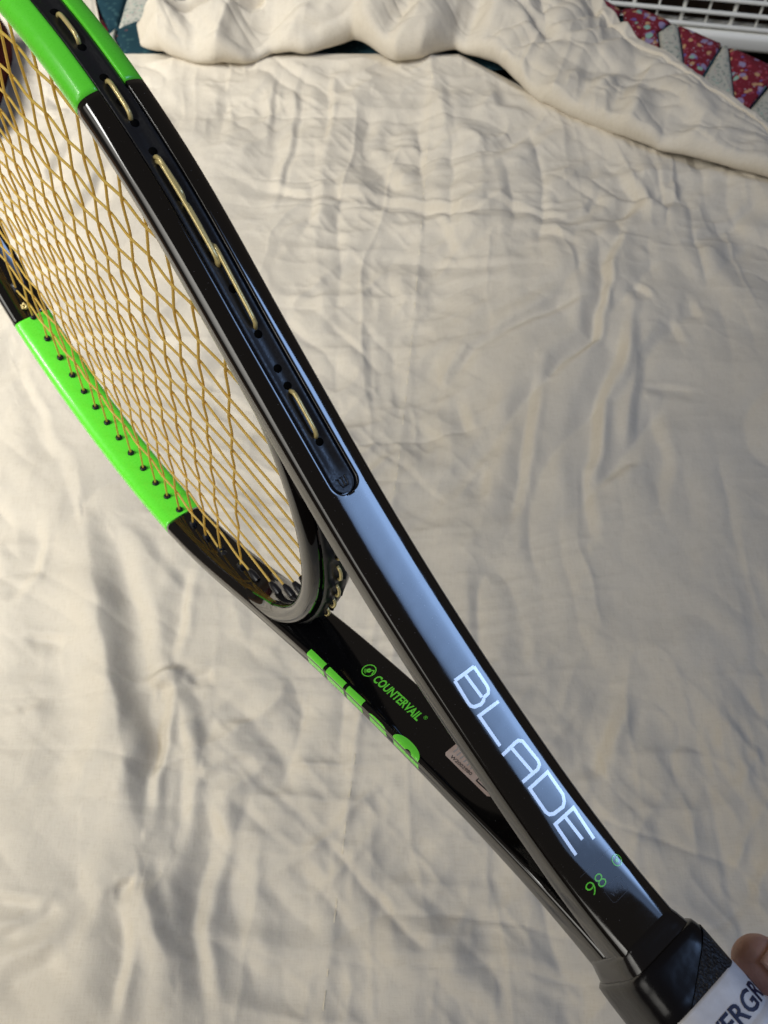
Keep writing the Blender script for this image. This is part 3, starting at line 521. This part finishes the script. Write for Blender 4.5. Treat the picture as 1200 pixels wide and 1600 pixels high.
# security sticker on the far shaft
def patch_on(fn,s0,s1,z0,z1,r,off,n=26,m=10):
    V=[]
    for i in range(n+1):
        u=i/n; a=s0+(s1-s0)*u; e=min(a-s0,s1-a); ins=r-math.sqrt(max(0,r*r-(r-e)**2)) if e<r else 0
        for j in range(m+1): V.append(fn(a,z0+ins+(z1-z0-2*ins)*j/m,off))
    return V,grid_faces(n+1,m+1)
V,F=patch_on(fi,66.6,88.7,-6.2,2.15,.8,.09); stk=part('sticker',V,F,M['sticker'],shafts[-1],False)
text_on('serial_lettering','W2002980',lambda u,v: fi(86.4-9.8*u,1.45-.35*u-1.25*v,.13),None,M['ink_black'],stk,.012)
pp=[ribbon([(86.9-1.7*k,-.75),(86.9-1.7*k,-4.9)],.62,lambda s,z,o:fi(s,z,o),off=.12) for k in range(6)]+[ribbon([(87.6,-3.1),(78.2,-3.3)],.5,fi,off=.125),ribbon([(87.6,-5.0),(77.2,-5.1)],.6,fi,off=.125)]
V,F=joinvf(pp); part('foil_pattern',V,F,M['foil'],stk,False)
pp=[ribbon([(73.9,.85),(68.3,.75),(68.3,-.05)],.45,fi,off=.13),ribbon([(73.9,.9),(73.9,-1.5)],.4,fi,off=.13)]
V,F=joinvf(pp); part('label_frame',V,F,M['ink_black'],stk,False)
text_on('label_lettering','EDge',lambda u,v: fi(73.4-5.0*u,.45-1.9*v,.13),None,M['ink_black'],stk,.03)
# small marks at the foot of the near shaft
text_on('size_lettering','98',lambda u,v: fo(29.2+3.7*v,7.2-6.5*u,.11),None,M['ink_green'],shafts[1],-.016)
RC=(31.75,-5.75)
V,F=joinvf([ribbon(ring(RC,1.5),.30,fo,step=2),ribbon(ring(RC,.34,14),.45,fo,step=.4),ribbon([RC,(RC[0]+.9,RC[1]-.8)],.34,fo,step=.4)]); part('round_emblem',V,F,M['ink_green'],shafts[1],False)
bx=[(24.0,-2.6),(24.0,2.6),(24.6,3.3),(28.0,3.3),(28.6,2.6),(28.6,-2.6),(28.0,-3.3),(24.6,-3.3),(24.0,-2.6)]
V,F=ribbon(bx,.16,fo,off=.05); part('version_frame',V,F,M['ink_grey'],shafts[1])
text_on('version_lettering','v6.0',lambda u,v: fo(25.3+2.1*v,2.3-4.6*u,.05),None,M['ink_grey'],shafts[1],0)
V,F=ribbon([(35.3,6.4),(35.4,-6.6)],.16,fo,off=.05); part('rule_line',V,F,M['ink_grey'],shafts[1])
text_on('faint_lettering','DE CH',lambda u,v: fi(58-9*u,-1.0-2.2*v,.05),None,M['ink_grey'],shafts[-1],0)
# ---- strings
def half_x(y): # inner half width of the string opening
    s=float(s_of_y(y)); q=inner(s,0.); return float(q[0])
TY=_c[:,1]; in_c=np.stack([inner(s,0.) for s in np.linspace(60,LEN,500)])
bi=bp
def xin(y):
    lowb=np.interp(y,bi[:len(bi)//2+1,1][::-1],bi[:len(bi)//2+1,0][::-1]) if y<-86 else 1e9
    j=np.argsort(in_c[:,1]); return min(lowb,float(np.interp(y,in_c[j,1],in_c[j,0])))
def yends(x):
    ax=abs(x); h_=len(bi)//2+1; o=np.argsort(bi[:h_,0]); yb=float(np.interp(ax,bi[:h_,0][o],bi[:h_,1][o]))
    tp=in_c[in_c[:,1]>5]; o=np.argsort(tp[:,0]); return yb,float(np.interp(ax,tp[o,0],tp[o,1]))
AMP=.44; RS=.53; Wv=1.15
for ci,y in enumerate(YS):
    xe=xin(y); P=[]
    kn=[(-xe-1.5,0.)]+[(x,-AMP*(1 if (mi+1+ci)%2==0 else -1)) for mi,x in enumerate(XS) if abs(x)<xe-2]+[(xe+1.5,0.)]
    kx,kz=zip(*kn)
    for (x0,z0),(x1,z1) in zip(kn[:-1],kn[1:]):
        for u in np.arange(8)/8: P.append((x0+(x1-x0)*u,y,z0+(z1-z0)*(.5*u+.25-.25*math.cos(math.pi*u))))
    P.append((kn[-1][0],y,0)); V,F=tube(P,RS,8); part('cross_string',V,F,M['string'])
for mi,x in enumerate(XS):
    yb,yt=yends(x); kn=[(yb-1.5,0.)]+[(y,AMP*(1 if (mi+1+ci)%2==0 else -1)) for ci,y in enumerate(YS) if yb+2<y<yt-2]+[(yt+1.5,0.)]; P=[]
    for (y0,z0),(y1,z1) in zip(kn[:-1],kn[1:]):
        for u in np.arange(8)/8: P.append((x,y0+(y1-y0)*u,z0+(z1-z0)*(.5*u+.25-.25*math.cos(math.pi*u))))
    P.append((x,kn[-1][0],0)); V,F=tube(P,RS,8); part('main_string',V,F,M['string'])
# ---- grommets: one barrel per hole, mesh data shared between alike ones
def barrel(L,r0,r1):
    V=[];n=14
    for z,r in ((-1.2,r0),(L*.55,r0),(L*.6,r0*.94),(L*.97,r1),(L,r1*.9),(L,.60),(L-1,.56)):
        for k in range(n): a=2*math.pi*k/n; V.append((r*math.cos(a)/1000,r*math.sin(a)/1000,z/1000))
    return mesh('grommet',V,grid_faces(7,n,True))
g_short=barrel(1.5,1.75,1.5); g_long=barrel(5.6,1.7,1.05); g_mid=barrel(2.6,1.7,1.2)
for g in (g_short,g_long,g_mid): g.materials.append(M['grommet']); g.polygons.foreach_set('use_smooth',[True]*len(g.polygons))
def place(me,p,d):
    o=bpy.data.objects.new('grommet',me); COL.objects.link(o); o.parent=rk; o.location=Vector(R_(p)[0]); o.rotation_euler=Vector(d).to_track_quat('Z','Y').to_euler()
for ci,y in enumerate(YS):
    for sd in (1,-1):
        xe=xin(y); place(g_short if 3<ci<17 else g_mid,(sd*xe,y,0),(-sd,0.0,0))
for x in XS:
    yb,yt=yends(x); place(g_long if abs(x)<90 else g_mid,(x,yb,0),(0,1,0)); place(g_mid,(x,yt,0),(0,-1,0))
# tie-off knot on the far side above the lime band
ky=92.; kx=-xin(ky)+1.0; kn=[]
for k in range(46):
    a=k/45*2*math.pi*2; kn.append((kx+.9+.75*math.cos(1.5*a),ky+1.6*math.sin(a),1.2+1.1*math.cos(a)+.5*math.sin(2.3*a)))
V,F=tube(kn,.55,8); part('tie_off_knot',V,F,M['loop'])
# ---- handle: tape wrap, collar, leather, overgrip
def ring_sec(hx,hz,p,n=64):
    return [(hx*math.copysign(abs(math.cos(a))**(2/p),math.cos(a)),hz*math.copysign(abs(math.sin(a))**(2/p),math.sin(a))) for a in [2*math.pi*k/n for k in range(n)]]
def sleeve(name,prof,mt,p=4.,wob=0,parent=None,slant=None,seed=1):
    V=[];n=72
    for y,hx,hz in prof:
        for k,(x,z) in enumerate(ring_sec(hx,hz,p,n)):
            w=1+wob*(math.sin(3*k*2*math.pi/n+y*.9+seed)+.6*math.sin(7*k*2*math.pi/n-y*1.7))
            V.append((x*w,y+(slant(x,z) if slant else 0),z*w))
    F=grid_faces(len(prof),n,True)+[tuple(range(n))[::-1],tuple((len(prof)-1)*n+k for k in range(n))]
    return part(name,V,F,mt,parent)
sleeve('tape_wrap',[(-328.6,17.0,10.4),(-328.9,17.35,11.25),(-330.2,17.4,11.5),(-331.6,17.6,11.9),(-333.0,17.6,12.2),(-335.6,17.9,12.9),(-337,17.9,13.0)],M['tape'],5.,.004)
sleeve('collar',[(-334.9,17.2,12.4),(-335.0,18.3,13.6),(-335.6,18.8,14.2),(-337.5,19.1,14.5),(-340,19.0,14.5),(-343,19.1,14.6),(-346,19.2,14.7),(-350.5,19.3,14.8),(-351,18.6,14.4)],M['collar'],4.5,.003)
# leather showing on part of the collar: a sheet with a diagonal edge
V=[];ny_=14
for i in range(ny_):
    y=-338.2-11.6*i/(ny_-1); n=72
    sec=ring_sec(19.45+.1*math.sin(i),14.95,4.5,n)
    z0=-13.5+20.5*(i/(ny_-1))
    for k in range(30):
        zz=z0+(-15.0-z0)*k/29; zz=max(zz,-14.9); xx=19.42*(1-min(1,abs(zz)/14.95)**4.5)**(1/4.5); V.append((xx,y,zz))
part('leather_grip',V,grid_faces(ny_,30,flip=True),M['leather'])
prof=[(-349.2,18.9,14.2),(-349.4,19.9,15.4),(-350.2,20.1,15.7),(-353,20.15,15.8),(-361.5,20.2,15.9),(-362.0,20.3,16.0),(-362.6,20.9,16.6),(-364,21.0,16.7)]
y=-364
while y>-540: prof+=[(y-10,20.9,16.6),(y-11,20.8,16.5),(y-11.4,21.2,16.9)]; y-=12
prof+=[(-545,21.0,16.7),(-545.3,18,14)]
og=sleeve('overgrip',prof,M['overgrip'],3.6,.0015)
sleeve('butt_cap',[(-540,19,15),(-545,21.5,17.2),(-558,23.5,19.5),(-565,23,19),(-566,21,17)],M['collar'],4.)
# printed word wrapped round the overgrip
def og_pt(u,v):
    # arc along the section, starting on the +x face and running towards -z
    sec=np.array(ring_sec(20.32,16.02,3.6,720)); d=np.r_[0,np.cumsum(np.linalg.norm(np.diff(np.vstack([sec,sec[:1]]),axis=0),axis=1))]; a0=13.4-34*u; a=a0%d[-1]; q=np.vstack([sec,sec[:1]])
    return (WI(a,d,q[:,0]),-360.9+5.6*v,WI(a,d,q[:,1]))
text_on('overgrip_lettering','OVERGRIP',og_pt,None,M['navy'],og,.02,cut=.06)
# ------------------------------------------------------------------ hand holding the handle
def H(p): return np.array(MT+MR@Vector([c/1000 for c in p]))
hand_o=H((0,-400,-24))
def seg(pts,rad,n=20,m=6):
    P=catmull(pts,m); s=np.linspace(0,1,len(P)); r=np.interp(s,np.linspace(0,1,len(rad)),rad)
    # rounded ends
    t0=P[0]-P[1]; t0/=np.linalg.norm(t0); t1=P[-1]-P[-2]; t1/=np.linalg.norm(t1); A=[];ra=[]
    for k in range(5,0,-1): a=k/5*math.pi/2*.97; A.append(P[0]+t0*r[0]*math.sin(a)); ra.append(r[0]*math.cos(a))
    for k in range(1,6): a=k/5*math.pi/2*.97; 
    B=[P[-1]+t1*r[-1]*math.sin(k/5*math.pi/2*.97) for k in range(1,6)]; rb=[r[-1]*math.cos(k/5*math.pi/2*.97) for k in range(1,6)]
    return tube(np.vstack([A,P,B]),np.r_[ra,r,rb],n)
def catmull3(P,n): return catmull(P,n)
hp=[seg([(1.5,-358.5,-25.5),(1,-372,-27),(0,-388,-27.5),(-1,-405,-28),(-3,-425,-29),(-6,-446,-30)],[7.9,9.1,9.0,9.8,11.3,14.]),
    seg([(-6,-440,-31),(-8,-465,-32),(-8,-490,-33),(-6,-520,-35),(-4,-560,-38)],[14,17,18,17,15]),
    seg([(10,-425,-27),(14,-450,-30),(14,-480,-31),(10,-510,-33)],[9,13,14,13])]
for k,(yy,l) in enumerate(((-428,1.),(-448,1.05),(-468,1.),(-487,.9))):
    hp.append(seg([(-8,yy,-30),(-22,yy+2,-25),(-30,yy+4,-8),(-29,yy+5,8),(-20,yy+6,22),(-4,yy+6,25.5),(8*l,yy+5,25)],[9.5,9.3,8.9,8.6,8.2,7.6,6.6]))
V,F=joinvf(hp); Vw=np.array([H(v) for v in V])-hand_o
hm=Matrix.Translation(Vector(hand_o)); me=mesh('hand',Vw,F); hand=newobj('hand',me,M['skin'],props=dict(label='bare hand gripping the racket handle, its thumb tip showing beside the white overgrip',category='hand')); hand.location=hand_o
rm=hand.modifiers.new('remesh','REMESH'); rm.mode='VOXEL'; rm.voxel_size=.0012; rm.use_smooth_shade=True
sm2=hand.modifiers.new('smooth','SMOOTH'); sm2.iterations=8; sm2.factor=.5
nd=np.array([.80,.0,-.60]); nu=np.array([0,1.,0]); ns_=np.cross(nd,nu); V=[]
nc=np.array([1.0,-362.5,-26.0])
for i in range(9):
    for j in range(9):
        a=(i/8-.5)*2*1.02; b=(j/8-.5)*2; rr=9.15-.35*abs(b)**3; yy=b*6.4*(1-.10*abs(a)**2)
        V.append(nc+nd*(rr*math.cos(a)-.15)+ns_*rr*math.sin(a)+nu*yy)
nv=np.array([H(v) for v in V])-hand_o; no=newobj('thumb_nail',mesh('thumb_nail',nv,grid_faces(9,9)),M['nail'],hand); so=no.modifiers.new('solid','SOLIDIFY'); so.thickness=.0005; so.offset=0
